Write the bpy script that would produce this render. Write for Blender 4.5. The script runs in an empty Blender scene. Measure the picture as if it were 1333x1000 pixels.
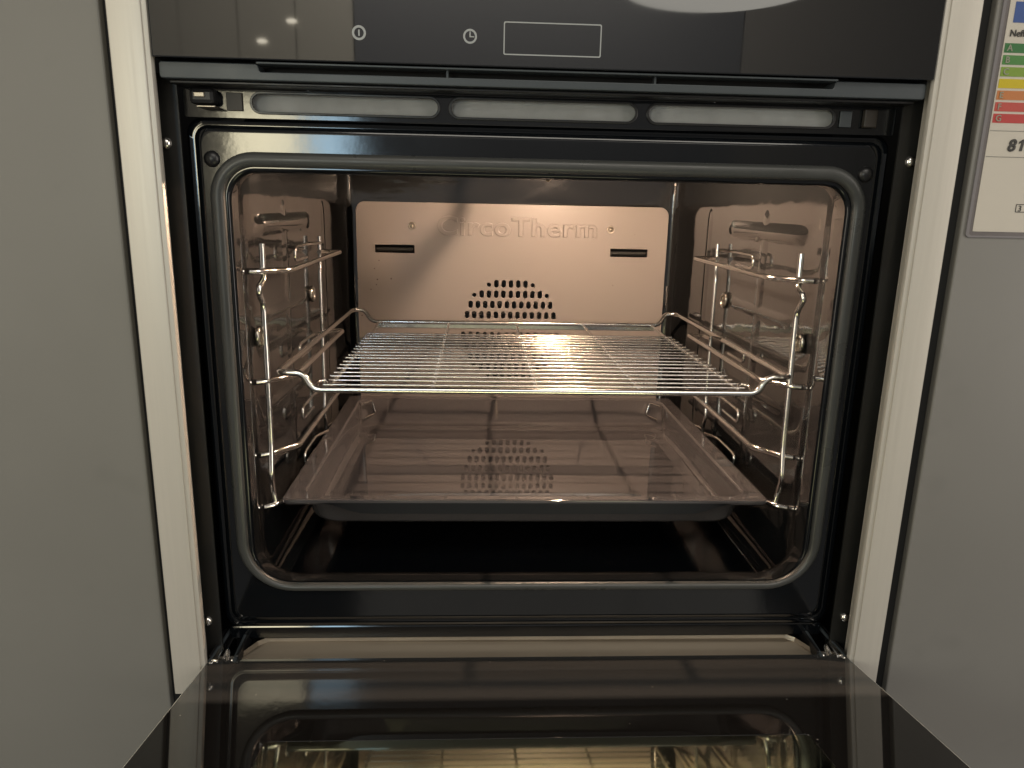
import bpy, bmesh, math, random
from mathutils import Vector, Matrix
random.seed(7)
S = bpy.context.scene
COL = S.collection
PI = math.pi

# ------------------------------------------------------------------ camera
F_PX, CX, CY, CZ = 956.7, -0.0506, -0.5421, -0.0325
PITCH, YAW, ROLL = 0.24065, 0.0496, 0.02152
def camera_axes():
    f = Vector((math.sin(YAW)*math.cos(PITCH), math.cos(YAW)*math.cos(PITCH), -math.sin(PITCH)))
    r = Vector((math.cos(YAW), -math.sin(YAW), 0)); u = r.cross(f)
    c, s = math.cos(ROLL), math.sin(ROLL)
    return c*r + s*u, -s*r + c*u, f
cam = bpy.data.cameras.new('camera'); camo = bpy.data.objects.new('camera', cam); COL.objects.link(camo)
R_, U_, F_ = camera_axes()
camo.matrix_world = Matrix(((R_.x, U_.x, -F_.x, CX), (R_.y, U_.y, -F_.y, CY), (R_.z, U_.z, -F_.z, CZ), (0, 0, 0, 1)))
cam.sensor_width = 36; cam.lens = F_PX/1333*36; cam.clip_start = 0.01; cam.clip_end = 50
S.camera = camo

# ------------------------------------------------------------------ world: even, dim, warm indoor light
W = bpy.data.worlds.new('World'); S.world = W; W.use_nodes = True
bg = W.node_tree.nodes['Background']
bg.inputs[0].default_value = (1.0, 0.96, 0.91, 1); bg.inputs[1].default_value = 0.15

# ------------------------------------------------------------------ showroom light from behind the camera, plus added side and opposite fills
def area(name, loc, target, sx, sy, power, col):
    l = bpy.data.lights.new(name, 'AREA'); l.shape = 'RECTANGLE'; l.size = sx; l.size_y = sy; l.energy = power; l.color = col
    o = bpy.data.objects.new(name, l); COL.objects.link(o); o.location = loc
    o.rotation_euler = (Vector(target) - Vector(loc)).to_track_quat('-Z', 'Y').to_euler()
    return o
area('ceiling_light', (0.3, -1.5, 1.35), (0.3, -0.6, -0.4), 1.6, 0.5, 12, (1, .93, .82))
area('side_fill_warm', (-1.75, -1.15, 0.15), (-0.2, 0, -0.25), 0.45, 1.7, 11.5, (1, .90, .73))  # added fill from the left for even light on cabinet and trim
area('side_fill_neutral', (1.75, -1.15, 0.15), (0.2, 0, -0.25), 0.45, 1.7, 13, (1, .91, .81))  # matching added fill from the right
area('opposite_fill', (0.0, -1.9, 1.5), (0, -3.2, 0.3), 2.4, 0.5, 78, (1, .92, .80))  # added fill that brightens the cupboards mirrored in the control panel
area('shop_window', (-0.70, -1.78, 0.10), (-0.24, 0.03, 0.0), 0.20, 0.30, 3.2, (1, .90, .62))
area('shop_window_cool', (-0.51, -1.80, 0.10), (-0.24, 0.03, 0.0), 0.13, 0.30, 1.6, (.50, .78, 1))

S.view_settings.view_transform = 'Standard'; S.view_settings.look = 'None'
S.view_settings.exposure = 0.0; S.view_settings.gamma = 1.0; S.view_settings.use_curve_mapping = False
S.render.engine = 'CYCLES'
S.cycles.max_bounces = 8; S.cycles.glossy_bounces = 6; S.cycles.diffuse_bounces = 4
S.cycles.caustics_reflective = True; S.cycles.blur_glossy = 0.6
S.cycles.sample_clamp_indirect = 6.0

# ------------------------------------------------------------------ materials
MATS = {}
def mat(name, base, rough=.5, metal=0, spec=.5, ior=1.5, rvar=0, rscale=30, bump=0, bscale=200, cvar=0, cscale=8, coat=0,
        emit=None, estr=0, stretch=None, bump2=0, b2scale=18):
    m = bpy.data.materials.new(name); m.use_nodes = True
    nt = m.node_tree; n = nt.nodes; L = nt.links; p = n['Principled BSDF']
    p.inputs['Base Color'].default_value = (*base, 1); p.inputs['Roughness'].default_value = rough
    p.inputs['Metallic'].default_value = metal; p.inputs['Specular IOR Level'].default_value = spec; p.inputs['IOR'].default_value = ior
    p.inputs['Coat Weight'].default_value = coat; p.inputs['Coat Roughness'].default_value = .04
    if emit:
        p.inputs['Emission Color'].default_value = (*emit, 1); p.inputs['Emission Strength'].default_value = estr
    tc = n.new('ShaderNodeTexCoord'); src = tc.outputs['Object']
    if stretch:
        mp = n.new('ShaderNodeMapping'); mp.inputs['Scale'].default_value = stretch; L.new(src, mp.inputs['Vector']); src = mp.outputs['Vector']
    def noise(scale, detail=4):
        t = n.new('ShaderNodeTexNoise'); t.inputs['Scale'].default_value = scale; t.inputs['Detail'].default_value = detail
        L.new(src, t.inputs['Vector']); return t.outputs['Fac']
    if rvar:
        r = n.new('ShaderNodeMapRange'); L.new(noise(rscale, 6), r.inputs['Value'])
        r.inputs['From Min'].default_value = .3; r.inputs['From Max'].default_value = .7
        r.inputs['To Min'].default_value = max(.01, rough-rvar); r.inputs['To Max'].default_value = rough+rvar
        L.new(r.outputs['Result'], p.inputs['Roughness'])
    if cvar:
        r = n.new('ShaderNodeMapRange'); L.new(noise(cscale, 5), r.inputs['Value'])
        r.inputs['From Min'].default_value = .3; r.inputs['From Max'].default_value = .7
        r.inputs['To Min'].default_value = 1-cvar; r.inputs['To Max'].default_value = 1+cvar
        x = n.new('ShaderNodeVectorMath'); x.operation = 'SCALE'; x.inputs[0].default_value = base
        L.new(r.outputs['Result'], x.inputs['Scale']); L.new(x.outputs['Vector'], p.inputs['Base Color'])
    last = None
    for b, sc, dist in ((bump, bscale, .0004), (bump2, b2scale, .004)):
        if b:
            bn = n.new('ShaderNodeBump'); bn.inputs['Strength'].default_value = b; bn.inputs['Distance'].default_value = dist
            L.new(noise(sc, 2), bn.inputs['Height'])
            if last: L.new(last, bn.inputs['Normal'])
            last = bn.outputs['Normal']
    if last: L.new(last, p.inputs['Normal'])
    MATS[name] = m
    return m
mat('brushed_steel', (.59, .56, .50), .42, .35, rvar=.04, rscale=40, bump=.05, bscale=260, stretch=(8, 8, .15), cvar=.02, cscale=60)
mat('chrome', (.90, .87, .83), .17, 1, rvar=.05, rscale=90)
mat('wire_chrome', (.80, .77, .73), .22, 1, rvar=.05, rscale=120)
mat('dull_steel', (.46, .41, .34), .34, 1, rvar=.06)
mat('galvanised', (.70, .72, .71), .45, 0, rvar=.08, cvar=.08, cscale=60)
mat('black_enamel', (.0035, .0045, .0060), .10, 0, ior=1.55, rvar=.05, rscale=12, bump=.06, bscale=160, bump2=.02, b2scale=14)
mat('cavity_enamel', (.013, .0135, .014), .08, 0, ior=2.1, rvar=.04, rscale=16, bump=.05, bscale=110, bump2=.13, b2scale=16, stretch=(1, 1, 2.2))
mat('tray_shaded', (.010, .011, .013), .30)  # darker copy of the tray enamel, painting shade on outside and lip
mat('tray_enamel', (.072, .067, .069), .035, 0, ior=1.95, rvar=.012, rscale=20, cvar=.07, cscale=600)
mat('rubber', (.048, .050, .048), .34, 0, rvar=.1, rscale=40, bump=.1, bscale=300)
mat('black_plastic', (.012, .012, .013), .35, 0, rvar=.08)
mat('blue_grey_plastic', (.048, .058, .065), .38, 0, rvar=.06)
mat('dark_metal', (.014, .014, .013), .42, 0, rvar=.1, rscale=25)
mat('panel_glass', (.006, .0065, .008), .03, 0, ior=1.85, rvar=.02, rscale=11)
mat('door_glass', (.006, .006, .007), .030, 0, ior=1.55, rvar=.022, rscale=9)
mat('glass_edge_glint', (.30, .33, .31), .12, 0)
mat('brown_plastic', (.030, .024, .018), .45, 0)
mat('print_grey', (.34, .36, .36), .5, 0)
mat('grey_lacquer', (.188, .185, .170), .40, 0, rvar=.10, rscale=7, bump=.05, bscale=400, cvar=.045, cscale=4)
mat('grey_lacquer_right', (.190, .185, .172), .40, 0, rvar=.10, rscale=7, bump=.05, bscale=400, cvar=.045, cscale=4)
mat('niche_black', (.006, .006, .006), .7)
mat('paper', (.82, .80, .73), .55, 0)
mat('sleeve', (.20, .19, .20), .30, 0)
for nm, c in dict(blue=(.05, .13, .45), green1=(.04, .24, .07), green2=(.09, .33, .08), green3=(.28, .47, .06), yellow=(.80, .66, .01),
                  orange=(.72, .28, .09), red1=(.68, .11, .09), red2=(.66, .07, .07), ink=(.05, .05, .05), pale=(.42, .45, .36), line=(.3, .3, .29)).items():
    mat('print_'+nm, c, .5)
mat('lamp_glass', (.9, .9, .9), .3, emit=(1, .69, .47), estr=4900)
mat('pendant_white', (.75, .75, .72), .5, emit=(1, .95, .84), estr=2.6)
mat('pendant_shade', (.10, .10, .10), .5)
mat('pale_lacquer', (.50, .48, .42), .4)
mat('navy_stand_in', (.15, .157, .172), .4)  # dark tone standing in for a figure mirrored in the glass
mat('dim_lacquer', (.24, .232, .22), .4)
mat('sill_steel', (.54, .46, .36), .36, .6, rvar=.06)
mat('brass', (.50, .47, .42), .25, 1)
mat('fan_steel', (.17, .15, .13), .38, 1)

def back_panel_material():
    m = mat('back_panel_enamel', (.228, .190, .160), .36, 0, rvar=.06, rscale=10, bump=.12, bscale=900, bump2=.03, b2scale=9)
    nt = m.node_tree; n = nt.nodes; L = nt.links; p = n['Principled BSDF']
    tc = n.new('ShaderNodeTexCoord')
    v = n.new('ShaderNodeTexVoronoi'); v.inputs['Scale'].default_value = 95; v.inputs['Randomness'].default_value = 1
    L.new(tc.outputs['Object'], v.inputs['Vector'])
    lt = n.new('ShaderNodeMath'); lt.operation = 'LESS_THAN'; lt.inputs[1].default_value = .11; L.new(v.outputs['Distance'], lt.inputs[0])
    nz = n.new('ShaderNodeTexNoise'); nz.inputs['Scale'].default_value = 9; L.new(tc.outputs['Object'], nz.inputs['Vector'])
    gt = n.new('ShaderNodeMath'); gt.operation = 'GREATER_THAN'; gt.inputs[1].default_value = .52; L.new(nz.outputs['Fac'], gt.inputs[0])
    mu = n.new('ShaderNodeMath'); mu.operation = 'MULTIPLY'; L.new(lt.outputs[0], mu.inputs[0]); L.new(gt.outputs[0], mu.inputs[1])
    mx = n.new('ShaderNodeMix'); mx.data_type = 'RGBA'; L.new(mu.outputs[0], mx.inputs['Factor'])
    mx.inputs['A'].default_value = (.225, .202, .190, 1); mx.inputs['B'].default_value = (.08, .06, .05, 1)
    L.new(mx.outputs['Result'], p.inputs['Base Color'])
back_panel_material()

def coated_window_material():
    # low-emissivity coating: a tinted half mirror over dark glass, with a rim of fine printed dots
    m = bpy.data.materials.new('coated_window'); m.use_nodes = True; nt = m.node_tree; n = nt.nodes; L = nt.links
    n.remove(n['Principled BSDF']); out = n['Material Output']
    d = n.new('ShaderNodeBsdfPrincipled'); d.inputs['Base Color'].default_value = (.010, .011, .009, 1); d.inputs['Roughness'].default_value = .02
    g = n.new('ShaderNodeBsdfGlossy'); g.inputs['Color'].default_value = (.97, 1.0, .66, 1); g.inputs['Roughness'].default_value = .04
    tc = n.new('ShaderNodeTexCoord'); sx = n.new('ShaderNodeSeparateXYZ'); L.new(tc.outputs['Object'], sx.inputs[0])
    def M(op, a, b=None):
        x = n.new('ShaderNodeMath'); x.operation = op
        for i, v in enumerate((a, b)):
            if v is None: continue
            if isinstance(v, (int, float)): x.inputs[i].default_value = v
            else: L.new(v, x.inputs[i])
        return x.outputs[0]
    k = 2*PI/.0016
    dots = M('GREATER_THAN', M('MULTIPLY', M('SINE', M('MULTIPLY', sx.outputs['X'], k)), M('SINE', M('MULTIPLY', sx.outputs['Y'], k))), .15)
    near = n.new('ShaderNodeMapRange'); L.new(sx.outputs['Y'], near.inputs['Value'])     # distance from the window's hinge-side rim
    near.inputs['From Min'].default_value = -.152; near.inputs['From Max'].default_value = -.136
    near.inputs['To Min'].default_value = 0; near.inputs['To Max'].default_value = 1
    fac = M('SUBTRACT', .92, M('MULTIPLY', near.outputs['Result'], M('ADD', .64, M('MULTIPLY', dots, .18))))
    mx = n.new('ShaderNodeMixShader'); L.new(fac, mx.inputs[0]); L.new(d.outputs[0], mx.inputs[1]); L.new(g.outputs[0], mx.inputs[2])
    L.new(mx.outputs[0], out.inputs['Surface']); MATS['coated_window'] = m
coated_window_material()

def film_material():
    m = bpy.data.materials.new('clear_film'); m.use_nodes = True; nt = m.node_tree; n = nt.nodes; L = nt.links
    n.remove(n['Principled BSDF']); out = n['Material Output']
    t = n.new('ShaderNodeBsdfTransparent'); t.inputs['Color'].default_value = (.93, .92, .91, 1)
    g = n.new('ShaderNodeBsdfGlossy'); g.inputs['Roughness'].default_value = .12
    mx = n.new('ShaderNodeMixShader'); mx.inputs[0].default_value = .05
    L.new(t.outputs[0], mx.inputs[1]); L.new(g.outputs[0], mx.inputs[2]); L.new(mx.outputs[0], out.inputs['Surface']); MATS['clear_film'] = m
film_material()

def door_glass_material():
    # grey ceramic print along the hinge side of the glass, black elsewhere
    m = MATS['door_glass']; nt = m.node_tree; n = nt.nodes; L = nt.links
    tc = n.new('ShaderNodeTexCoord'); sx = n.new('ShaderNodeSeparateXYZ'); L.new(tc.outputs['Object'], sx.inputs[0])
    mr = n.new('ShaderNodeMapRange'); L.new(sx.outputs['Y'], mr.inputs['Value']); mr.inputs['From Min'].default_value = -.064; mr.inputs['From Max'].default_value = -.056
    mx = n.new('ShaderNodeMix'); mx.data_type = 'RGBA'; L.new(mr.outputs['Result'], mx.inputs['Factor'])
    mx.inputs['A'].default_value = (.006, .006, .006, 1); mx.inputs['B'].default_value = (.040, .040, .039, 1)
    v = n.new('ShaderNodeTexVoronoi'); v.inputs['Scale'].default_value = 48; L.new(tc.outputs['Object'], v.inputs['Vector'])
    lt = n.new('ShaderNodeMath'); lt.operation = 'LESS_THAN'; lt.inputs[1].default_value = .028; L.new(v.outputs['Distance'], lt.inputs[0])
    dust = n.new('ShaderNodeMix'); dust.data_type = 'RGBA'; L.new(lt.outputs[0], dust.inputs['Factor'])
    L.new(mx.outputs['Result'], dust.inputs['A']); dust.inputs['B'].default_value = (.25, .24, .22, 1)
    L.new(dust.outputs['Result'], n['Principled BSDF'].inputs['Base Color'])
door_glass_material()

def smudge(name, base):
    m = MATS[name]; nt = m.node_tree; n = nt.nodes; L = nt.links; p = n['Principled BSDF']
    tc = n.new('ShaderNodeTexCoord'); nz = n.new('ShaderNodeTexNoise'); nz.inputs['Scale'].default_value = 11; nz.inputs['Detail'].default_value = 3
    L.new(tc.outputs['Object'], nz.inputs['Vector'])
    mr = n.new('ShaderNodeMapRange'); L.new(nz.outputs['Fac'], mr.inputs['Value']); mr.inputs['From Min'].default_value = .64; mr.inputs['From Max'].default_value = .72
    mr.inputs['To Min'].default_value = 0; mr.inputs['To Max'].default_value = .14
    mx = n.new('ShaderNodeMix'); mx.data_type = 'RGBA'; L.new(mr.outputs['Result'], mx.inputs['Factor'])
    src = p.inputs['Base Color'].links[0].from_socket; L.new(src, mx.inputs['A']); mx.inputs['B'].default_value = (base[0]*.4, base[1]*.4, base[2]*.4, 1)
    L.new(mx.outputs['Result'], p.inputs['Base Color'])
smudge('grey_lacquer', (.188, .185, .170)); smudge('grey_lacquer_right', (.176, .178, .163))

# ------------------------------------------------------------------ mesh helpers
def link(name, me, m, parent=None, smooth=16):
    o = bpy.data.objects.new(name, me); COL.objects.link(o)
    if m: me.materials.clear(); me.materials.append(MATS[m])
    if smooth is not None and len(me.polygons):
        me.polygons.foreach_set('use_smooth', [True]*len(me.polygons)); me.set_sharp_from_angle(angle=math.radians(smooth))
    if parent is not None:
        o.parent = parent
        if parent.parent is None: o.location = -parent.location     # meshes are written in world coordinates
    return o
def from_bm(bm, name):
    bmesh.ops.recalc_face_normals(bm, faces=bm.faces); me = bpy.data.meshes.new(name); bm.to_mesh(me); bm.free(); return me
BOXED = []
def obj(name, bm, m, parent=None, smooth=None):
    if smooth is None: smooth = 16 if any(bm is b for b in BOXED) else 50      # keep bevelled boxes flat-faced
    return link(name, from_bm(bm, name), m, parent, smooth)
def thing(name, label, cat, loc=(0, 0, 0), group=None):
    o = bpy.data.objects.new(name, None); COL.objects.link(o); o.location = loc; o.empty_display_size = .02
    o['label'] = label; o['category'] = cat
    if group: o['group'] = group
    return o
def box(bm, x0, x1, y0, y1, z0, z1, bevel=0, seg=2):
    r = bmesh.ops.create_cube(bm, size=1); vs = r['verts']
    for v in vs:
        v.co = Vector((x0 if v.co.x < 0 else x1, y0 if v.co.y < 0 else y1, z0 if v.co.z < 0 else z1))
    BOXED.append(bm)
    if bevel:
        es = list({e for v in vs for e in v.link_edges})
        bmesh.ops.bevel(bm, geom=es, offset=bevel, segments=seg, profile=.5, affect='EDGES')
    return bm
def bx(*a, **k): return box(bmesh.new(), *a, **k)
def fillet(pts, r, n=5, closed=False):
    P = [Vector(p) for p in pts]; out = []; N = len(P)
    for i, p in enumerate(P):
        if not closed and i in (0, N-1): out.append(p); continue
        a, b = P[i-1], P[(i+1) % N]; da, db = (a-p), (b-p)
        rr = min(r, da.length*.48, db.length*.48)
        s, e = p+da.normalized()*rr, p+db.normalized()*rr
        for k in range(n+1):
            t = k/n; out.append(s*(1-t)**2 + p*2*t*(1-t) + e*t*t)
    return out
def tube(bm, pts, r, seg=8, closed=False, flat=None):
    """round rod along a polyline; flat=(rx, rz) makes the section an ellipse about a fixed y axis"""
    P = [Vector(p) for p in pts]; N = len(P); rings = []; up = None
    for i in range(N):
        a = P[i-1] if (i or closed) else P[0]; b = P[(i+1) % N] if (i < N-1 or closed) else P[-1]
        t = (b-a).normalized()
        if up is None:
            up = Vector((0, 1, 0)) if abs(t.y) < .9 else Vector((0, 0, 1))
        if flat: up = Vector((0, 1, 0))
        up = (up - t*up.dot(t)).normalized(); side = t.cross(up)
        ra, rb = (flat(P[i]) if callable(flat) else flat) if flat else (r, r)
        rings.append([bm.verts.new(P[i] + side*math.cos(2*PI*k/seg)*ra + up*math.sin(2*PI*k/seg)*rb) for k in range(seg)])
    for i in range(N if closed else N-1):
        A, B = rings[i], rings[(i+1) % N]
        for k in range(seg): bm.faces.new((A[k], A[(k+1) % seg], B[(k+1) % seg], B[k]))
    if not closed: bm.faces.new(rings[0]); bm.faces.new(rings[-1][::-1])
    return bm
def rod(pts, r, fr=0, seg=8, closed=False):
    return tube(bmesh.new(), fillet(pts, fr, 5, closed) if fr else pts, r, seg, closed)
def rr2(x0, x1, y0, y1, r, n=8, rb=None):
    pts = []; q = rb or r
    for cx, cy, a0, r in ((x1-r, y1-r, 0, r), (x0+r, y1-r, 90, r), (x0+q, y0+q, 180, q), (x1-q, y0+q, 270, q)):
        for k in range(n+1):
            a = math.radians(a0+90*k/n); pts.append((cx+r*math.cos(a), cy+r*math.sin(a)))
    return pts
def loft(loops, cap0=False, cap1=False):
    bm = bmesh.new(); R = [[bm.verts.new(p) for p in lp] for lp in loops]
    for A, B in zip(R, R[1:]):
        n = len(A)
        for k in range(n): bm.faces.new((A[k], A[(k+1) % n], B[(k+1) % n], B[k]))
    if cap0: bm.faces.new(R[0])
    if cap1: bm.faces.new(R[-1])
    return bm
def loop_xz(hx, z1, z0, r, y, rb=None): return [(x, y, z) for x, z in rr2(-hx, hx, z0, z1, r, 10, rb)]
def loop_xy(x0, x1, y0, y1, r, z): return [(x, y, z) for x, y in rr2(x0, x1, y0, y1, r)]
def curve_mesh(cu, name):
    o = bpy.data.objects.new('tmp', cu); COL.objects.link(o)
    dg = bpy.context.evaluated_depsgraph_get(); dg.update()
    me = bpy.data.meshes.new_from_object(o.evaluated_get(dg)); me.name = name
    bpy.data.objects.remove(o); bpy.data.curves.remove(cu); return me
def plate(name, outlines, thick, y=None, bevel=0, z=None):
    """flat sheet with holes; outlines are 2-D loops; stands in x/z at depth y, or lies in x/y at height z"""
    cu = bpy.data.curves.new(name, 'CURVE'); cu.dimensions = '2D'; cu.fill_mode = 'BOTH'; cu.extrude = thick/2-bevel
    cu.bevel_depth = bevel; cu.bevel_resolution = 1; cu.offset = -bevel
    for lp in outlines:
        s = cu.splines.new('POLY'); s.points.add(len(lp)-1); s.use_cyclic_u = True
        for p, (a, b) in zip(s.points, lp): p.co = (a, b, 0, 1)
    me = curve_mesh(cu, name)
    if y is not None: me.transform(Matrix(((1, 0, 0, 0), (0, 0, -1, y+thick/2), (0, 1, 0, 0), (0, 0, 0, 1))))
    else: me.transform(Matrix.Translation((0, 0, z)))
    return me
def text(name, body, size, x, z, y, m, parent=None, depth=.0002, bevel=0, align='LEFT', sx=1, shear=0, space=1):
    cu = bpy.data.curves.new(name, 'FONT'); cu.body = body; cu.size = size; cu.extrude = depth; cu.bevel_depth = bevel
    cu.bevel_resolution = 2; cu.align_x = align; cu.shear = shear; cu.space_character = space
    me = curve_mesh(cu, name)
    me.transform(Matrix(((sx, 0, 0, x), (0, 0, -1, y), (0, 1, 0, z), (0, 0, 0, 1))))
    return link(name, me, m, parent)
def circle2(cx, cy, r, n=20, ry=None): return [(cx+r*math.cos(2*PI*k/n), cy+(ry or r)*math.sin(2*PI*k/n)) for k in range(n)]
def stadium(cx, cy, w, h, n=6):
    r = min(w, h)/2*.999; return rr2(cx-w/2, cx+w/2, cy-h/2, cy+h/2, r, n)
def dome(bm, c, r, axis, h=None, n=14, m=5):
    """domed head of radius r and height h pointing along axis"""
    h = h or r; ax = Vector(axis).normalized(); u = ax.orthogonal().normalized(); v = ax.cross(u); c = Vector(c); prev = None
    for j in range(m+1):
        a = PI/2*j/m; rr = r*math.cos(a); hh = h*math.sin(a)
        if j == m: ring = [bm.verts.new(c+ax*hh)]
        else: ring = [bm.verts.new(c+ax*hh+(u*math.cos(2*PI*k/n)+v*math.sin(2*PI*k/n))*rr) for k in range(n)]
        if prev:
            for k in range(n):
                if j == m: bm.faces.new((prev[k], prev[(k+1) % n], ring[0]))
                else: bm.faces.new((prev[k], prev[(k+1) % n], ring[(k+1) % n], ring[k]))
        prev = ring
    return bm
def torus(bm, c, R, r, axis, n=20, m=8, sq=1):
    ax = Vector(axis).normalized(); u = ax.orthogonal().normalized(); v = ax.cross(u)
    if abs(v.z) < abs(u.z): u, v = v, u
    c = Vector(c)
    return tube(bm, [c+u*math.cos(2*PI*k/n)*R*sq+v*math.sin(2*PI*k/n)*R for k in range(n)], r, m, True)

# ================================================================== OVEN
oven = thing('built_in_oven', 'black built-in oven with steel side trims, its lit cavity open and door folded down', 'oven', (0, .25, -.436))
ZTOP = .165
# dark carcass behind everything: back, floor of the niche, and black side strips standing in for shade in the gaps
bm = bmesh.new()
box(bm, -.2965, .2965, .60, .605, -.47, ZTOP+.02); box(bm, -.3046, -.2985, .012, .60, -.5, ZTOP+.02); box(bm, .2985, .3111, .012, .60, -.5, ZTOP+.02)
box(bm, -.2965, .2965, .05, .60, -.475, -.471)
obj('outer_casing', bm, 'niche_black', oven)
# steel trims
for s in (-1, 1):
    prof = [(.2980, .018), (.2980, .0008), (.2972, 0), (.2765, 0), (.2755, .0003), (.2750, .0014), (.2738, .0016), (.2722, .0020), (.2714, .0034), (.2714, .0055), (.2760, .0060), (.2760, .018)]
    lp = [[(s*x, y, z) for x, y in prof] for z in (-.433, ZTOP)]
    obj('side_trim', loft(lp, True, True), 'brushed_steel', oven, 40)
# side flanges with screws
for s in (-1, 1):
    f = link('side_flange', plate('side_flange', [rr2(*sorted((s*.2655, s*.2975)), -.432, .052, .002)], .002, y=.0255), 'dark_metal', oven)
    for z in (.0045, -.381):
        obj('screw', dome(bmesh.new(), (s*.2765, .0252, z), .0046, (0, -1, 0), .0035), 'chrome', f)
# control panel
cp = obj('control_panel', bx(-.2705, .2705, 0, .028, .0585, ZTOP, bevel=.0008), 'panel_glass', oven)
fr_o = rr2(-.0345, .0325, .0662, .0873, .0012, 3); fr_i = rr2(-.0337, .0317, .0670, .0865, .0008, 3)
link('display_frame', plate('display_frame', [fr_o, fr_i], .0003, y=-.0004), 'print_grey', cp)
link('power_symbol', plate('power_symbol', [circle2(-.1321, .0772, .0047, 28), circle2(-.1321, .0772, .0032, 28), rr2(-.1326, -.1316, .0752, .0792, .0003, 2)], .0003, y=-.0004), 'print_grey', cp)
ck = [circle2(-.0573, .0772, .0047, 28), circle2(-.0573, .0772, .0034, 28), [(-.0577, .0766), (-.0545, .0766), (-.0545, .0773), (-.0569, .0773), (-.0569, .0803), (-.0577, .0803)]]
link('clock_symbol', plate('clock_symbol', ck, .0003, y=-.0004), 'print_grey', cp)
# plastic bar under the panel with its long open slot
prof = rr2(-.2690, .2690, .0462, .0572, .0012, 3)
notch = [(-.2690, .0474), (-.2678, .0462), (.2678, .0462), (.2690, .0474), (.2690, .0556), (.2678, .0568), (.2035, .0568), (.2022, .0555), (.2018, .0526), (.2008, .0516),
         (-.2008, .0516), (-.2018, .0526), (-.2022, .0555), (-.2035, .0568), (-.2678, .0568), (-.2690, .0556)]
bar = link('ventilation_bar', plate('ventilation_bar', [notch], .016, y=.006, bevel=.0006), 'blue_grey_plastic', oven)
obj('slot_lip', bx(-.2025, .2025, .0020, .014, .0562, .0576, bevel=.0004), 'blue_grey_plastic', bar)
for x in (-.073, .073): obj('slot_pin', bx(x-.0007, x+.0007, .0065, .012, .0514, .0563), 'blue_grey_plastic', bar)
obj('slot_back', bx(-.2690, .2690, .0225, .026, .045, .060), 'niche_black', bar)
obj('under_ledge', bx(-.2650, .2650, .012, .031, .0438, .0458, bevel=.0006), 'black_plastic', bar)
# vent grille
vents = [(-.2150, -.0805), (-.0715, .0655), (.0750, .2155)]
vp = link('vent_grille', plate('vent_grille', [rr2(-.2640, .2640, .0235, .0436, .002, 3)] + [stadium((a+b)/2, .0345, b-a, .0128, 8) for a, b in vents], .0015, y=.0315, bevel=.0003), 'black_enamel', oven)
for a, b in vents:
    link('vent_rim', plate('vent_rim', [stadium((a+b)/2, .0345, b-a+.003, .0155, 8), stadium((a+b)/2, .0345, b-a-.001, .0120, 8)], .0016, y=.0301, bevel=.0004), 'black_plastic', vp)
bm = bmesh.new()
vs = [bm.verts.new(q) for q in ((-.23, .0345, .0250), (.23, .0345, .0250), (.23, .0385, .0420), (-.23, .0385, .0420))]; bm.faces.new(vs)
bmesh.ops.solidify(bm, geom=list(bm.faces), thickness=.001)
obj('vent_duct', bm, 'galvanised', vp)
obj('duct_roof', bx(-.23, .23, .0335, .062, .0425, .0432), 'niche_black', vp)
# latches at the ends of the grille
lt = obj('door_latch', bx(-.2560, -.2380, .020, .032, .0315, .0425, bevel=.003), 'black_plastic', oven)
obj('latch_plate', bx(-.2520, -.2445, .0190, .0205, .0360, .0395, bevel=.0006), 'dull_steel', lt)
obj('latch_ledge', bx(-.2500, -.2370, .018, .031, .0292, .0304, bevel=.0004), 'dull_steel', lt)
obj('latch_window', bx(-.2330, -.2215, .0300, .0311, .0285, .0410, bevel=.0004), 'brown_plastic', oven)
lt = obj('door_latch', bx(.2200, .2290, .0295, .0311, .0285, .0400, bevel=.0005), 'blue_grey_plastic', oven)
obj('latch_plate', bx(.2375, .2475, .0270, .0312, .0285, .0415, bevel=.0008), 'brown_plastic', lt)
# enamelled front frame round the opening: raised field, bead, turned-in lip
FY = .0345
loops = [loop_xz(.2665, .0245, -.3955, .012, .050), loop_xz(.2665, .0245, -.3955, .012, .0410), loop_xz(.2655, .0235, -.3945, .012, .0388),
         loop_xz(.2635, .0218, -.3925, .0115, .0372), loop_xz(.2610, .0200, -.3890, .011, .0378), loop_xz(.2600, .0190, -.3880, .0105, .0378),
         loop_xz(.2588, .0180, -.3868, .010, .0360), loop_xz(.2572, .0165, -.3852, .009, FY+.0006), loop_xz(.2550, .0145, -.3830, .010, FY), loop_xz(.2543, .0138, -.3823, .010, FY), loop_xz(.2392, -.0108, -.3493, .022, FY, .034),
         loop_xz(.2385, -.0115, -.3500, .022, FY, .034), loop_xz(.2372, -.0128, -.3512, .021, FY+.0006, .033), loop_xz(.2365, -.0140, -.3520, .021, FY+.003, .033)]
ff = obj('front_frame', loft(loops), 'black_enamel', oven, 50)
for s in (-1, 1): obj('bumper', dome(bmesh.new(), (s*.2475, FY+.0005, -.0050), .0062, (0, -1, 0), .0042), 'black_plastic', ff)
obj('lower_rail', bx(-.2640, .2640, .0405, .056, -.4085, -.3958, bevel=.0015), 'black_enamel', ff)
# gasket
def gloop(h, z1, z0, r, y, rb): return [Vector(p) for p in loop_xz(h, z1, z0, r, y, rb)]
gk = obj('door_gasket', tube(bmesh.new(), gloop(.2450, -.0048, -.3538, .028, .0335, .041), 0, 16, True, flat=lambda p: (.0054-.0018*max(0, min(1, (-.30-p.z)/.05)), .0040)), 'rubber', oven, 60)
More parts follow.
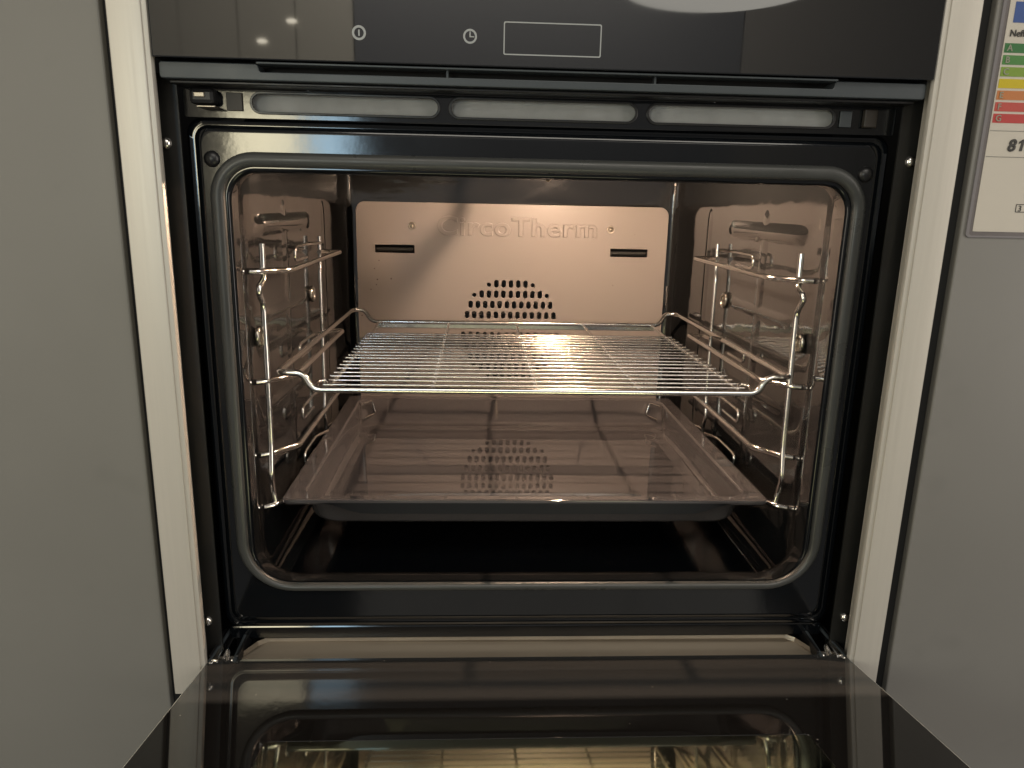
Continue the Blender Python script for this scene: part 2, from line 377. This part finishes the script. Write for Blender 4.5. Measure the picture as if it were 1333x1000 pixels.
# cavity liner
loops = [loop_xz(.2365, -.0140, -.3520, .021, FY+.003, .033), loop_xz(.2368, -.0138, -.3530, .021, .052, .033), loop_xz(.2380, -.0115, -.3560, .021, .062, .031),
         loop_xz(.2400, -.0060, -.3690, .026, .068), loop_xz(.2412, .0140, -.3800, .024, .074), loop_xz(.2425, .0280, -.3840, .022, .084), loop_xz(.2430, .0320, -.3850, .020, .11),
         loop_xz(.2425, .0320, -.3850, .020, .30), loop_xz(.2415, .0320, -.3850, .020, .505), loop_xz(.2390, .0300, -.3830, .019, .519), loop_xz(.2340, .0240, -.3780, .016, .527), loop_xz(.2260, .0140, -.370, .010, .530)]
cav = obj('cavity_liner', loft(loops, False, True), 'cavity_enamel', oven, 50)
# pressed ridges and ribs on the side walls: soft raised fields
def wall_x(y): return .2430-.0005*(y-.11)/.19 if y < .30 else .2425-.001*(y-.30)/.205
def emboss(s, y0, y1, z0, z1, A, fy, fz):
    def f(t, a, b, w):
        u = max(0, min(1, (t-a)/w))*max(0, min(1, (b-t)/w)); u = min(1, u); return u*u*(3-2*u)
    bm = bmesh.new(); ny, nz = 36, 24; G = []
    for i in range(ny+1):
        y = y0+(y1-y0)*i/ny; row = []
        for k in range(nz+1):
            z = z0+(z1-z0)*k/nz
            row.append(bm.verts.new((s*(wall_x(y)+.0004-(A+.0004)*f(y, y0, y1, fy)*f(z, z0, z1, fz)), y, z)))
        G.append(row)
    for i in range(ny):
        for k in range(nz): bm.faces.new((G[i][k], G[i+1][k], G[i+1][k+1], G[i][k+1]))
    return bm
for s in (-1, 1):
    for z, y0, y1, h, A in ((-.056, .105, .330, .013, .0030), (-.137, .12, .31, .010, .0016), (-.222, .12, .31, .010, .0016)):
        obj('pressed_ridge', emboss(s, y0, y1, z-h, z+h, A, .03, h), 'cavity_enamel', cav, 70)
    for y in (.212, .395):
        obj('pressed_rib', emboss(s, y-.016, y+.016, -.325, -.025, .0012, .016, .03), 'cavity_enamel', cav, 70)
    for y, z in ((.100, -.150), (.312, -.138)):
        bm = bmesh.new(); torus(bm, (s*.2400, y, z), .0085, .0022, (1, 0, 0), sq=.8); dome(bm, (s*.2425, y, z), .0065, (-s, 0, 0), .0045)
        obj('wall_fastener', bm, 'brass', cav)
obj('floor_dark_sheet', loft([loop_xy(-.2290, .2290, .082, .512, .012, -.3846), loop_xy(-.2280, .2280, .083, .511, .012, -.3838)], False, True), 'black_enamel', oven, 20)  # black sheet added to keep the enamel floor dark under leaking lamp light
# back panel with fan slots, tab slots and embossed word
PY = .510
holes = []
rows = [(-.1440, 7, 0), (-.1590, 11, 0), (-.1740, 12, 1), (-.1890, 13, 0), (-.2040, 14, 1), (-.2190, 14, 1), (-.2340, 13, 0), (-.2490, 12, 1), (-.2640, 11, 0), (-.2790, 7, 0)]
for z, cnt, _ in rows:
    for i in range(cnt):
        x = -.003 + (i-(cnt-1)/2)*.0104; end = i in (0, cnt-1) and cnt in (7, 11)
        holes.append(circle2(x, z-(.0015 if z > -.2 else -.0015), .0030, 10) if end else stadium(x, z, .0062, .0108, 4))
tabs = [(-.195, -.139), (.137, .191)]
for a, b in tabs: holes.append(rr2(a, b, -.1035, -.0915, .0015, 3))
bp = link('back_panel', plate('back_panel', [rr2(-.2200, .2180, -.366, -.0335, .013, 8)] + holes, .0022, y=PY, bevel=.0005), 'back_panel_enamel', oven, 16)
for a, b in tabs:
    t = obj('tab_slot', box(bx(a-.002, b+.002, PY+.012, PY+.0135, -.107, -.088), a-.002, b+.002, PY+.0025, PY+.012, -.0895, -.0885), 'niche_black', bp)
    bm = bmesh.new(); tube(bm, [(a+.003, PY+.0055, -.0985), (b-.003, PY+.0055, -.0985)], 0, 8, flat=(.0030, .002)); obj('spring_tab', bm, 'dark_metal', bp)
    link('slot_rim', plate('slot_rim', [rr2(a-.0012, b+.0012, -.1047, -.0903, .002, 3), rr2(a+.0004, b-.0004, -.1031, -.0919, .0012, 3)], .0012, y=PY-.0006, bevel=.0004), 'back_panel_enamel', bp)
for x, z in ((-.1425, -.0655), (.1365, -.0655)):
    sc = obj('screw', torus(dome(bmesh.new(), (x, PY+.0002, z), .0030, (0, -1, 0), .0018), (x, PY+.0002, z), .0046, .0010, (0, 1, 0)), 'dull_steel', bp)
text('embossed_word', 'CircoTherm', .0355, -.1085, -.0765, PY-.0001, 'back_panel_enamel', bp, depth=.0005, bevel=.0012, sx=1.20, space=1.06)
for i, x in enumerate((-.031, -.024, -.017, -.010, -.003, .010, .016, .022)):
    obj('scratch_mark', bx(x-.0016, x+.0016, PY-.0004, PY+.001, -.1135, -.1128), 'back_panel_enamel', bp)
# fan behind the panel
bm = bmesh.new()
tube(bm, [(-.003, .516, -.211), (-.003, .526, -.211)], .016, 20)
for k in range(20):
    a = 2*PI*k/20; c, s_ = math.cos(a), math.sin(a); cb, sb = math.cos(a+.28), math.sin(a+.28)
    q = [(-.003+c*.030, .518, -.211+s_*.030), (-.003+cb*.072, .5165, -.211+sb*.072), (-.003+cb*.072, .5265, -.211+sb*.072), (-.003+c*.030, .5265, -.211+s_*.030)]
    bm.faces.new([bm.verts.new(p) for p in q])
obj('fan_wheel', bm, 'fan_steel', oven)
obj('fan_disc', tube(bmesh.new(), [(-.003, .5272, -.211), (-.003, .5284, -.211)], .076, 40), 'dark_metal', oven)
# grill element under the ceiling
bm = bmesh.new()
pts = []
for i, x in enumerate((-.19, -.13, -.07, -.012)):
    ys = (.14, .42) if i % 2 == 0 else (.42, .14)
    pts += [(x, ys[0], .020), (x, ys[1], .020)]
tube(bm, fillet(pts, .028, 6), .0034, 8)
obj('grill_element', bm, 'dull_steel', oven)
# halogen capsule in the ceiling, and an unseen rod added to cast the panel's diagonal shadow
LX, LY, LZ = .064, .225, .022
obj('shadow_rod', rod([(.0190, .330, .030), (.0215, .310, .0004), (.0240, .266, -.0075), (.0255, .250, .030)], .0028, .008, 10), 'dull_steel', oven)
lamp = obj('lamp_capsule', dome(rod([(LX, LY, .031), (LX, LY, LZ)], .0050, 0, 14), (LX, LY, LZ), .0050, (0, 0, -1), .0050, 14, 5), 'lamp_glass', oven)
obj('lamp_ring', torus(bmesh.new(), (LX, LY, .0310), .0185, .0022, (0, 0, 1), 24), 'dull_steel', oven)

# ------------------------------------------------------------------ sill plate and hinges under the opening
bm = bmesh.new()
def sill_loop(x, y0, y1, r, z): return [(a, b, z) for a, b in rr2(-x, x, y0, y1, r)]
vsb = [(-.2515, .0125, -.4140), (.2515, .0125, -.4140), (.2510, .0150, -.4132), (.2390, .0370, -.4128), (.2310, .0415, -.4118), (-.2310, .0415, -.4118), (-.2390, .0370, -.4128), (-.2510, .0150, -.4132)]
top = [bm.verts.new(p) for p in vsb]; bm.faces.new(top)
rim = [bm.verts.new((p[0]*1.004, p[1]+.0012, p[2]+.0035)) for p in vsb[2:]]
tt = top[2:]
for i in range(len(tt)-1): bm.faces.new((tt[i], tt[i+1], rim[i+1], rim[i]))
bmesh.ops.solidify(bm, geom=list(bm.faces), thickness=.0008)
obj('sill_plate', bm, 'sill_steel', oven, 30)
obj('plinth', bx(-.2640, .2640, .0560, .0600, -.46, -.3990), 'niche_black', oven)
obj('plinth_shelf', bx(-.2640, .2640, .0140, .0560, -.4290, -.4260), 'niche_black', oven)
for s in (-1, 1):
    hg = obj('door_hinge', rod([(s*.2700, .006, -.4075), (s*.2665, .050, -.4050), (s*.2515, .050, -.4050), (s*.2500, .006, -.4075)], .0017, .003), 'blue_grey_plastic', oven)
    obj('hinge_side', bx(*sorted((s*.2475, s*.2500)), .010, .051, -.4150, -.4045, bevel=.0006), 'black_plastic', hg)
    obj('hinge_side', bx(*sorted((s*.2700, s*.2718)), .010, .051, -.4150, -.4045, bevel=.0006), 'black_plastic', hg)
    arm = bmesh.new()
    box(arm, *sorted((s*.2632, s*.2690)), .006, .030, -.4140, -.4056, bevel=.0012); obj('hinge_arm', arm, 'chrome', hg)
    obj('hinge_arm', rod([(s*.2600, .010, -.4080), (s*.2592, .018, -.4040), (s*.2570, .016, -.4045), (s*.2560, .008, -.4085)], .0014, .003), 'chrome', hg)
    obj('hinge_pin', dome(bmesh.new(), (s*.2515, .009, -.4082), .0024, (0, 0, 1)), 'chrome', hg)

# ------------------------------------------------------------------ door, folded down to about 81 degrees, fanning up towards the room
TH = .1619
DM = Matrix.Translation((0, 0, -.4060)) @ Matrix.Rotation(-TH, 4, 'X')       # local +y runs into the oven along the door, +z is the glass side
def dobj(name, bm_or_me, m, parent, smooth=16):
    me = from_bm(bm_or_me, name) if isinstance(bm_or_me, bmesh.types.BMesh) else bm_or_me
    return link(name, me, m, parent, smooth)
door = dobj('door', bx(-.2690, .2690, -.4450, .0085, -.036, -.0045, bevel=.0015), 'black_plastic', oven)
door.matrix_local = Matrix.Translation(-oven.location) @ DM
g = link('inner_glass', plate('inner_glass', [rr2(-.2712, .2712, -.4500, .0105, .0012, 3), rr2(-.1905, .1835, -.400, -.1135, .002, 3)], .0040, z=-.0021, bevel=.0005), 'door_glass', door)
link('window_pane', plate('window_pane', [rr2(-.1903, .1833, -.3998, -.1137, .002, 3)], .0036, z=-.0022), 'coated_window', door, None)
for s in (-1, 1):
    dobj('glass_edge_glint_strip', bx(*sorted((s*.2711, s*.2719)), -.4500, .0060, -.0040, -.0006), 'glass_edge_glint', door)  # pale tone paints the highlight line along the glass edge
    dobj('end_cap', bx(*sorted((s*.2480, s*.2705)), .0108, .0130, -.0080, .0018, bevel=.0006), 'brown_plastic', door)
    dobj('clip_or_glint', dome(bmesh.new(), (s*.2680, .004, -.0002), .0018, (0, 0, 1), .0012), 'chrome', door)
dobj('outer_glass', bx(-.2712, .2712, -.4500, .0085, -.0405, -.0365, bevel=.0006), 'door_glass', door)

# ================================================================== SHELF SUPPORTS
def shelf_support(s, label):
    t = thing('shelf_support', label, 'shelf support', (s*.235, .215, -.305), 'wire supports hung on the cavity side walls')
    X = s*.2345; YB = .335
    fp = [(X, .103, -.070), (X, .102, -.096), (X-s*.001, .099, -.100), (X+s*.002, .0905, -.108), (X+s*.001, .101, -.122), (X, .097, -.184), (X, .095, -.248), (X, .090, -.276), (X+s*.002, .099, -.292), (X, .099, -.304)]
    obj('upright', rod(fp, .0026, .006, 10), 'chrome', t)
    bp_ = [(X, YB, -.074), (X, YB-.001, -.104), (X, YB-.004, -.115), (X, YB-.004, -.182), (X, YB-.006, -.262), (X, YB-.011, -.285), (X, YB-.004, -.298), (X, YB-.004, -.322)]
    obj('upright', rod(bp_, .0022, .006, 10), 'chrome', t)
    for z in (-.0925, -.1885, -.2555, -.3055):
        pts = [(s*.2430, .090, z), (X-s*.0012, .096, z), (s*.2275, .110, z-.001), (s*.2165, .122, z-.001), (s*.2165, .368, z-.001), (s*.2330, .345, z+.001), (s*.2345, .330, z+.001)]
        rl = obj('rail', rod(pts, .0027, .010, 10), 'chrome', t)
        if z > -.30 or True:
            zz = z+.0135 if z > -.1 else z+.010
            pts = [(s*.2240, .290, zz), (s*.2335, .270, zz), (s*.2335, .213, zz), (s*.2335, .213, zz-.0135), (s*.2335, .262, zz-.0135)]
            obj('stop_loop', rod(pts, .0017, .006, 8), 'chrome', rl)
    return t
shelf_support(-1, 'chrome wire shelf support on the cavity wall beside the plain grey cabinet panel')
shelf_support(1, 'chrome wire shelf support on the brightly lit cavity wall, the side of the energy label')

# ================================================================== WIRE RACK
OX = .004; RZ = -.1945
rack = thing('wire_rack', 'chrome wire oven rack slid in above the baking tray', 'oven rack', (OX, .28, RZ))
def rk(x, y, z): return (x+OX, y, z)
HZ = -.1795
fr = [rk(-.2275, .0905, HZ), rk(-.2060, .0905, HZ), rk(-.1990, .0900, RZ), rk(.1990, .0900, RZ), rk(.2060, .0905, HZ), rk(.2275, .0905, HZ),
      rk(.2275, .4750, HZ), rk(.2110, .4800, HZ+.0005), rk(.2000, .4720, RZ), rk(-.2000, .4720, RZ), rk(-.2110, .4800, HZ+.0005), rk(-.2275, .4750, HZ)]
obj('frame', rod(fr, .0030, .008, 12, True), 'chrome', rack, 60)
obj('rear_strip', bx(-.194+OX, .194+OX, .4715, .4745, -.2030, -.1920, bevel=.0008), 'chrome', rack)
for x in (-.1850, -.0935, -.0005, .0925, .1850):
    end = abs(x) > .15
    pts = [rk(x, .0900, RZ+.0002), rk(x, .105, RZ+.0004), rk(x, .37, RZ+.0004), rk(x*(1.03 if end else 1), .4720, RZ-.001)]
    obj('cross_bar', rod(pts, .0019 if end else .0018, .01, 8), 'wire_chrome', rack)
wm = from_bm(rod([(-.1905, 0, 0), (.1905, 0, 0)], .00112, 0, 8), 'wire')
bmw = bmesh.new(); bmw.from_mesh(wm); dome(bmw, (-.1905, 0, 0), .00112, (-1, 0, 0), .0012, 8, 2); dome(bmw, (.1905, 0, 0), .00112, (1, 0, 0), .0012, 8, 2); bmw.to_mesh(wm); bmw.free()
NW = 17
for i in range(NW):
    y = .1010 + i*(.3640-.1010)/(NW-1)
    o = link('wire', wm, 'wire_chrome', rack, 60)
    o.location = Vector(rk(random.uniform(-.0008, .0008), y, RZ+.0020)) - rack.location
    o.rotation_euler = (0, random.uniform(-.0015, .0015), random.uniform(-.0012, .0012))
for s in (-1, 1):
    obj('stop_loop', rod([rk(s*.1960, .096, RZ-.0005), rk(s*.1975, .108, RZ+.003), rk(s*.1900, .113, RZ+.0035), rk(s*.1850, .102, RZ+.001)], .0016, .004, 8), 'chrome', rack)

# ================================================================== BAKING TRAY
tray = thing('baking_tray', 'dark glossy enamelled baking tray on the lowest rails under the wire rack', 'baking tray', (0, .28, -.332))
TZ = -.2995
def tl(x, y0, y1, r, z): return loop_xy(-x-.001, x-.001, y0, y1, r, z)
loops = [tl(.2262, .0944, .4670, .006, TZ-.0050), tl(.2275, .0930, .4680, .007, TZ-.0030), tl(.2272, .0933, .4677, .007, TZ-.0006), tl(.2260, .0945, .4665, .006, TZ),
         tl(.2252, .0953, .4657, .006, TZ), tl(.2118, .1022, .4568, .018, TZ), tl(.2110, .1030, .4560, .018, TZ), tl(.2098, .1040, .4545, .019, TZ-.0005), tl(.2088, .1050, .4530, .019, TZ-.0022), tl(.2072, .1078, .4452, .021, TZ-.0125),
         tl(.2060, .1100, .4350, .022, TZ-.0230), tl(.2050, .1110, .4315, .023, TZ-.0262), tl(.2035, .1125, .4250, .024, TZ-.0285), tl(.2005, .1150, .4160, .024, TZ-.0299),
         tl(.1950, .1210, .4060, .024, TZ-.0302), tl(.1900, .1260, .3980, .022, TZ-.0295), tl(.1850, .1310, .3890, .02, TZ-.0292), tl(.10, .2, .32, .02, TZ-.0290)]
bm = loft(loops, False, True); bmesh.ops.recalc_face_normals(bm, faces=bm.faces)
n0 = len(bm.faces); capz = min(f.calc_center_median().z for f in bm.faces)
bmesh.ops.solidify(bm, geom=list(bm.faces), thickness=.0012)
bm.faces.ensure_lookup_table()
low = [i for i, f in enumerate(bm.faces) if f.calc_center_median().z < TZ-.0285]
lo_new = sum(bm.faces[i].calc_center_median().z for i in low if i >= n0)/max(1, sum(1 for i in low if i >= n0))
lo_old = sum(bm.faces[i].calc_center_median().z for i in low if i < n0)/max(1, sum(1 for i in low if i < n0))
for i, f in enumerate(bm.faces): f.material_index = int((i >= n0) == (lo_new < lo_old))
pan = obj('pan', bm, 'tray_enamel', tray, 50); pan.data.materials.append(MATS['tray_shaded'])
for s in (-1, 1):
    obj('clip_or_glint', rod([(s*.2040-.001, .4250, TZ-.0010), (s*.1930-.001, .4420, TZ-.0005), (s*.1880-.001, .4395, TZ-.0170), (s*.2000-.001, .4215, TZ-.0190)], .0011, .004), 'chrome', tray)  # chrome loops added to imitate bright reflections in the rear corners
bm = bmesh.new(); N = 40; top = []; bot = []; bk = []
for i in range(N+1):
    x = -.196 + .392*i/N; a = abs(x); d = .0105 if a < .150 else .0105*(.5+.5*math.cos(PI*min(1, (a-.150)/.045)))
    top.append(bm.verts.new((x, .0930, TZ-.0030))); bot.append(bm.verts.new((x, .0936, TZ-.0034-d))); bk.append(bm.verts.new((x, .0955, TZ-.0034-d*.9)))
for i in range(N):
    bm.faces.new((top[i], top[i+1], bot[i+1], bot[i])); bm.faces.new((bot[i], bot[i+1], bk[i+1], bk[i]))
obj('front_lip', bm, 'tray_shaded', tray, 50)

# ================================================================== CABINET PANELS, LABEL
pl = obj('tall_cabinet', bx(-1.05, -.3050, .006, .60, -1.1, 1.0, bevel=.0012), 'grey_lacquer')
pl['label'] = 'plain olive-grey lacquered cabinet beside the oven, with nothing hung on it'; pl['category'] = 'cabinet'; pl['group'] = 'cabinets either side of the oven'
pr = obj('tall_cabinet', bx(.3115, 1.05, .006, .60, -1.1, 1.0, bevel=.0012), 'grey_lacquer_right')
pr['label'] = 'grey lacquered cabinet carrying the energy label sleeve'; pr['category'] = 'cabinet'; pr['group'] = 'cabinets either side of the oven'

lab = thing('energy_label', 'energy rating sheet in a clear grey-edged plastic sleeve hanging on the cabinet panel', 'label', (.385, .002, -.050))
Y1 = .0046
sl = link('sleeve', plate('sleeve', [rr2(.3150, .4550, -.0500, .2200, .003, 4)], .0014, y=Y1, bevel=.0004), 'sleeve', lab)
sh = link('sheet', plate('sheet', [rr2(.3195, .4480, -.0455, .1150, .0006, 2)], .0003, y=Y1-.0004), 'paper', lab)
YT = Y1-.0007
link('header', plate('header', [rr2(.3235, .4440, .0985, .1120, .0003, 2)], .0002, y=YT), 'print_blue', lab)
text('maker_name', 'Neff', .0062, .3225, .0895, YT, 'print_ink', lab, bevel=.0001)
rowsL = [('A', 'green1'), ('B', 'green2'), ('C', 'green3'), ('D', 'yellow'), ('E', 'orange'), ('F', 'red1'), ('G', 'red2')]
for i, (ch, c) in enumerate(rowsL):
    z1 = .0850 - i*.00785; z0 = z1-.0062; w = .040+.006*i
    b = link('rating_bar', plate('rating_bar', [[(.3205, z0), (.3205+w, z0), (.3205+w+.004, (z0+z1)/2), (.3205+w, z1), (.3205, z1)]], .0002, y=YT), 'print_'+c, lab)
    if ch != 'D': text('letter', ch, .0060, .3222, z0+.0011, YT-.0003, 'print_pale', b, bevel=.00008)
link('rule_line', plate('rule_line', [rr2(.3200, .4440, .02610, .02645, .0001, 1)], .0002, y=YT), 'print_line', lab)
link('rule_line', plate('rule_line', [rr2(.3200, .4440, .0080, .0084, .0001, 1)], .0002, y=YT), 'print_line', lab)
text('volume_figure', '8', .0115, .3350, .0125, YT, 'print_ink', lab, bevel=.0004, shear=.15)
def slant(pts, x, z): return [(x+a+b*.15, z+b) for a, b in pts]
link('volume_figure', plate('volume_figure', [slant([(.0010, 0), (.0030, 0), (.0030, .0082), (.0014, .0082), (-.0008, .0066), (-.0008, .0050), (.0010, .0060)], .3432, .0125)], .0004, y=YT-.0002), 'print_ink', lab)
link('cycle_box', plate('cycle_box', [rr2(.3495, .3610, -.0310, -.0250, .0004, 2), rr2(.3500, .3605, -.0305, -.0255, .0003, 2)], .0002, y=YT), 'print_ink', lab)
text('cycle_figure', '3', .0060, .3512, -.0302, YT, 'print_ink', lab)
link('clear_cover', plate('clear_cover', [rr2(.3165, .4535, -.0485, .2185, .002, 3)], .0002, y=YT-.0008), 'clear_film', lab, None)

# ================================================================== what the black glass mirrors: pendant lamp, the cabinet run opposite, a dark stand-in for a figure
pend = thing('pendant_lamp', 'round dark pendant lamp with a white lit underside, mirrored in the control panel', 'lamp', (.47, -1.19, .43))
c0 = Vector((.47, -1.19, .43))
prof = [(.215, 0), (.217, .004), (.214, .030), (.175, .090), (.09, .135), (.02, .15)]
lp = [[(c0.x+r*math.cos(2*PI*k/40), c0.y+r*math.sin(2*PI*k/40), c0.z+h) for k in range(40)] for r, h in prof]
obj('shade', loft(lp), 'pendant_shade', pend)
obj('diffuser', loft([[(c0.x+r*math.cos(2*PI*k/40), c0.y+r*math.sin(2*PI*k/40), c0.z+h) for k in range(40)] for r, h in ((.212, .001), (.19, .003), (.02, .004))], False, True), 'pendant_white', pend)
obj('cord', rod([(c0.x, c0.y, c0.z+.15), (c0.x, c0.y, c0.z+.95)], .004), 'black_plastic', pend)
YO = -3.2
doors = [(-2.60, -1.44, 'pale_lacquer', 'pale wide cupboard at the end of the opposite run'), (-1.435, -1.172, 'pale_lacquer', 'pale narrow cupboard next to the wide one'),
         (-1.167, -.907, 'pale_lacquer', 'pale narrow cupboard between two other pale ones'), (-.902, -.640, 'pale_lacquer', 'pale narrow cupboard beside the navy one'),
         (-.635, 1.20, 'navy_stand_in', 'dark navy cupboard added in the opposite run, standing in for a mirrored dark figure'), (1.205, 2.6, 'dim_lacquer', 'wide grey cupboard at the far end of the opposite run')]
for a, b, m, l in doors:
    o = obj('tall_cupboard', bx(a, b, YO-.55, YO, -1.1, 1.4, bevel=.002), m); o['label'] = l; o['category'] = 'cupboard'; o['group'] = 'cupboards of the opposite run'
mat('spot_lens', (.9, .9, .9), .3, emit=(1, .90, .70), estr=6)
for x, z, l in ((-1.06, .675, 'small warm spot lamp on the pale cupboard, the lower of two'), (-.92, .765, 'small warm spot lamp on the pale cupboard, the upper of two')):
    o = link('spot_lamp', plate('spot_lamp', [circle2(x, z, .024, 24, .010)], .006, y=YO+.0006, bevel=.002), 'spot_lens'); o['label'] = l; o['category'] = 'lamp'; o['group'] = 'spot lamps of the opposite run'
